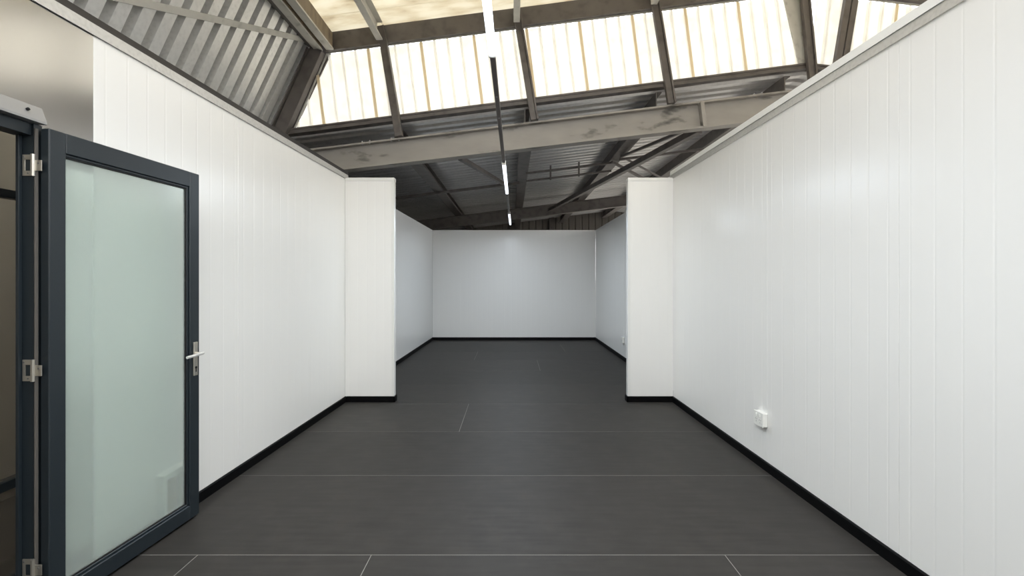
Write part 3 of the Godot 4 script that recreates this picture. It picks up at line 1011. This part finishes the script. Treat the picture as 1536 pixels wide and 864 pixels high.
	for y in [[0.0, 0.05], [0.475, 0.52], [1.865, 1.905], [2.45, 2.5]]:
		st = new_st()
		span(st, V(X - 0.03, y[0] + 0.001, 0.341), V(X + 0.03, y[1], 2.699), 0.002)
		part(o, "rail", st, M.door_frame)
	for y in [[0.05, 0.475], [0.52, 1.865], [1.905, 2.45]]:
		st = new_st()
		span(st, V(X - 0.003, y[0], 0.341), V(X + 0.003, y[1], 2.699), 0.0)
		part(o, "pane", st, M.screen_glass)
	o = structure("wall_passage", "taupe wall of the passage beyond the glazed screen", "wall")
	st = new_st()
	span(st, V(-3.5, 0.001, -0.6), V(-3.4, 2.6, 3.4), 0.0)
	part(o, "wall_panel", st, M.taupe_wall)
	for dd in [-0.6, 3.3]:
		st = new_st()
		span(st, V(-3.4, 0.001, dd), V(-2.21, 2.6, dd + 0.1), 0.0)
		part(o, "wall_panel", st, M.taupe_wall)

func build_lights(power: float) -> void:
	var yt := EYE + 1.18
	var xa := func(d: float) -> float: return -0.125 + 0.0098 * d
	var trunk := thing("light_trunking", "thin brown lighting trunking running between the tube lights", "trunking")
	var st := new_st()
	for s in [[2.26, 4.29], [5.83, 7.53]]:
		st = new_st()
		bar(st, V(xa.call(s[0]), yt + 0.012, s[0]), V(xa.call(s[1]), yt + 0.012, s[1]), 0.03, 0.03, Vector3.UP, 0.003)
		part(trunk, "trunking_length", st, M.trunking_brown)
	for d in [2.74, 3.1, 4.15]:
		st = new_st()
		tube(st, V(xa.call(d), yt - 0.006, d), V(xa.call(d), yt - 0.001, d), 0.007, 8)
		part(trunk, "screw", st, M.bolt)
	for d in [5.6, 8.7]:
		st = new_st()
		var top: float = rafter_bottom(-0.07) if d < 6 else rafter_top(-0.05) - 0.06
		tube(st, V(xa.call(d), yt + 0.03, d), V(xa.call(d), top, d), 0.0015, 6)
		part(trunk, "hanger_wire", st, M.trunking_brown)
	st = new_st()
	tube(st, V(xa.call(1.6), yt + 0.03, 1.6), V(xa.call(1.6), board(xa.call(1.6)), 1.6), 0.0015, 6)
	part(trunk, "hanger_wire", st, M.trunking_brown)
	var rows := [[0.73, 2.24, "white tube light over the near part of the room"], [4.31, 5.81, "white tube light hanging under the steel rafter"], [7.55, 9.06, "white tube light over the far bay"]]
	for r in rows:
		var d0: float = r[0]
		var d1: float = r[1]
		var dm := (d0 + d1) / 2.0
		var o := thing("tube_light", r[2], "light", V(xa.call(dm), yt, dm), "tube lights in a row")
		st = new_st()
		bar(st, V(xa.call(d0), yt + 0.018, d0), V(xa.call(d1), yt + 0.018, d1), 0.034, 0.022, Vector3.UP, 0.003)
		part(o, "housing", st, M.plastic_white)
		st = new_st()
		var p := PackedVector2Array()
		for i in 13:
			p.append(Vector2(cos(PI + PI * i / 12.0), sin(PI + PI * i / 12.0)) * 0.02 + Vector2(0, 0.006))
		var A := V(xa.call(d0), yt, d0 + 0.012)
		var Bv := V(xa.call(d1), yt, d1 - 0.012)
		prism(st, p, A, Vector3(1, 0, 0), Vector3.UP, Bv - A)
		part(o, "tube_diffuser", st, M.tube_glow)
		for k in 2:
			st = new_st()
			var dd := d0 + 0.006 if k == 0 else d1 - 0.006
			cbox(st, V(xa.call(dd), yt + 0.006, dd), Vector3(0.042, 0.044, 0.011), 0.003)
			part(o, "end_cap", st, M.plastic_white)
		var l := AreaLight3D.new()
		l.name = "tube_lamp"
		l.area_size = Vector2(0.036, d1 - d0 - 0.04)
		l.area_normalize_energy = true
		l.light_energy = power
		l.light_color = Color(0.90, 0.95, 1.0)
		l.area_range = 30.0
		l.shadow_enabled = true
		l.rotation = Vector3(-PI / 2, 0, 0)
		l.position = Vector3(0, -0.018, 0)
		o.add_child(l)

func outlet(label: String, x: float, y: float, d: float, s: float) -> void:
	var o := thing("power_outlet", label, "power outlet", V(x, y, d), "white surface power outlets")
	var st := new_st()
	span(st, V(x - 0.034 * s, y - 0.052, d - 0.058), V(x - 0.0003, y + 0.052, d + 0.058), 0.003)
	part(o, "back_box", st, M.plastic_white)
	st = new_st()
	span(st, V(x - 0.042 * s, y - 0.055, d - 0.062), V(x - 0.034 * s, y + 0.055, d + 0.062), 0.004)
	part(o, "face_plate", st, M.plastic_white)
	for k in [-1.0, 1.0]:
		st = new_st()
		cbox(st, V(x - 0.044 * s, y + 0.028, d + 0.022 * k), Vector3(0.006, 0.022, 0.013), 0.002)
		part(o, "switch", st, M.plastic_white)
		for q in [Vector2(-0.009, -0.006), Vector2(0.009, -0.006), Vector2(0, -0.026)]:
			st = new_st()
			cbox(st, V(x - 0.0422 * s, y + q.y, d + 0.026 * k + q.x), Vector3(0.0008, 0.009, 0.0025), 0.0)
			part(o, "socket_slot", st, M.dark_slot)

func build_small() -> void:
	outlet("white power outlet on the near wall above the black skirting", xr(3.34), 0.39, 3.343, 1.0)
	outlet("white power outlet low on the side wall of the far bay", 2.05, 0.375, 7.83, 1.0)
	# low vent behind the frosted door
	var d := 2.585
	var x := xl(d)
	var o := thing("wall_vent", "small white framed vent low on the wall, blurred behind the frosted glass", "vent", V(x, 0.18, d))
	var st := new_st()
	for r in [[-0.085, 0.085, 0.11, 0.135], [-0.085, 0.085, -0.135, -0.11], [-0.085, -0.06, -0.11, 0.11], [0.06, 0.085, -0.11, 0.11]]:
		span(st, V(x + 0.0003, 0.18 + r[2], d + r[0]), V(x + 0.045, 0.18 + r[3], d + r[1]), 0.002)
	part(o, "vent_frame", st, M.plastic_white)
	st = new_st()
	span(st, V(x + 0.0003, 0.18 + 0.136, d - 0.095), V(x + 0.055, 0.18 + 0.15, d + 0.095), 0.002)
	part(o, "hood", st, M.plastic_white)
	st = new_st()
	span(st, V(x + 0.0003, 0.18 - 0.11, d - 0.06), V(x + 0.006, 0.18 + 0.11, d + 0.06), 0.0)
	part(o, "flap", st, M.plastic_beige, "beige flap")
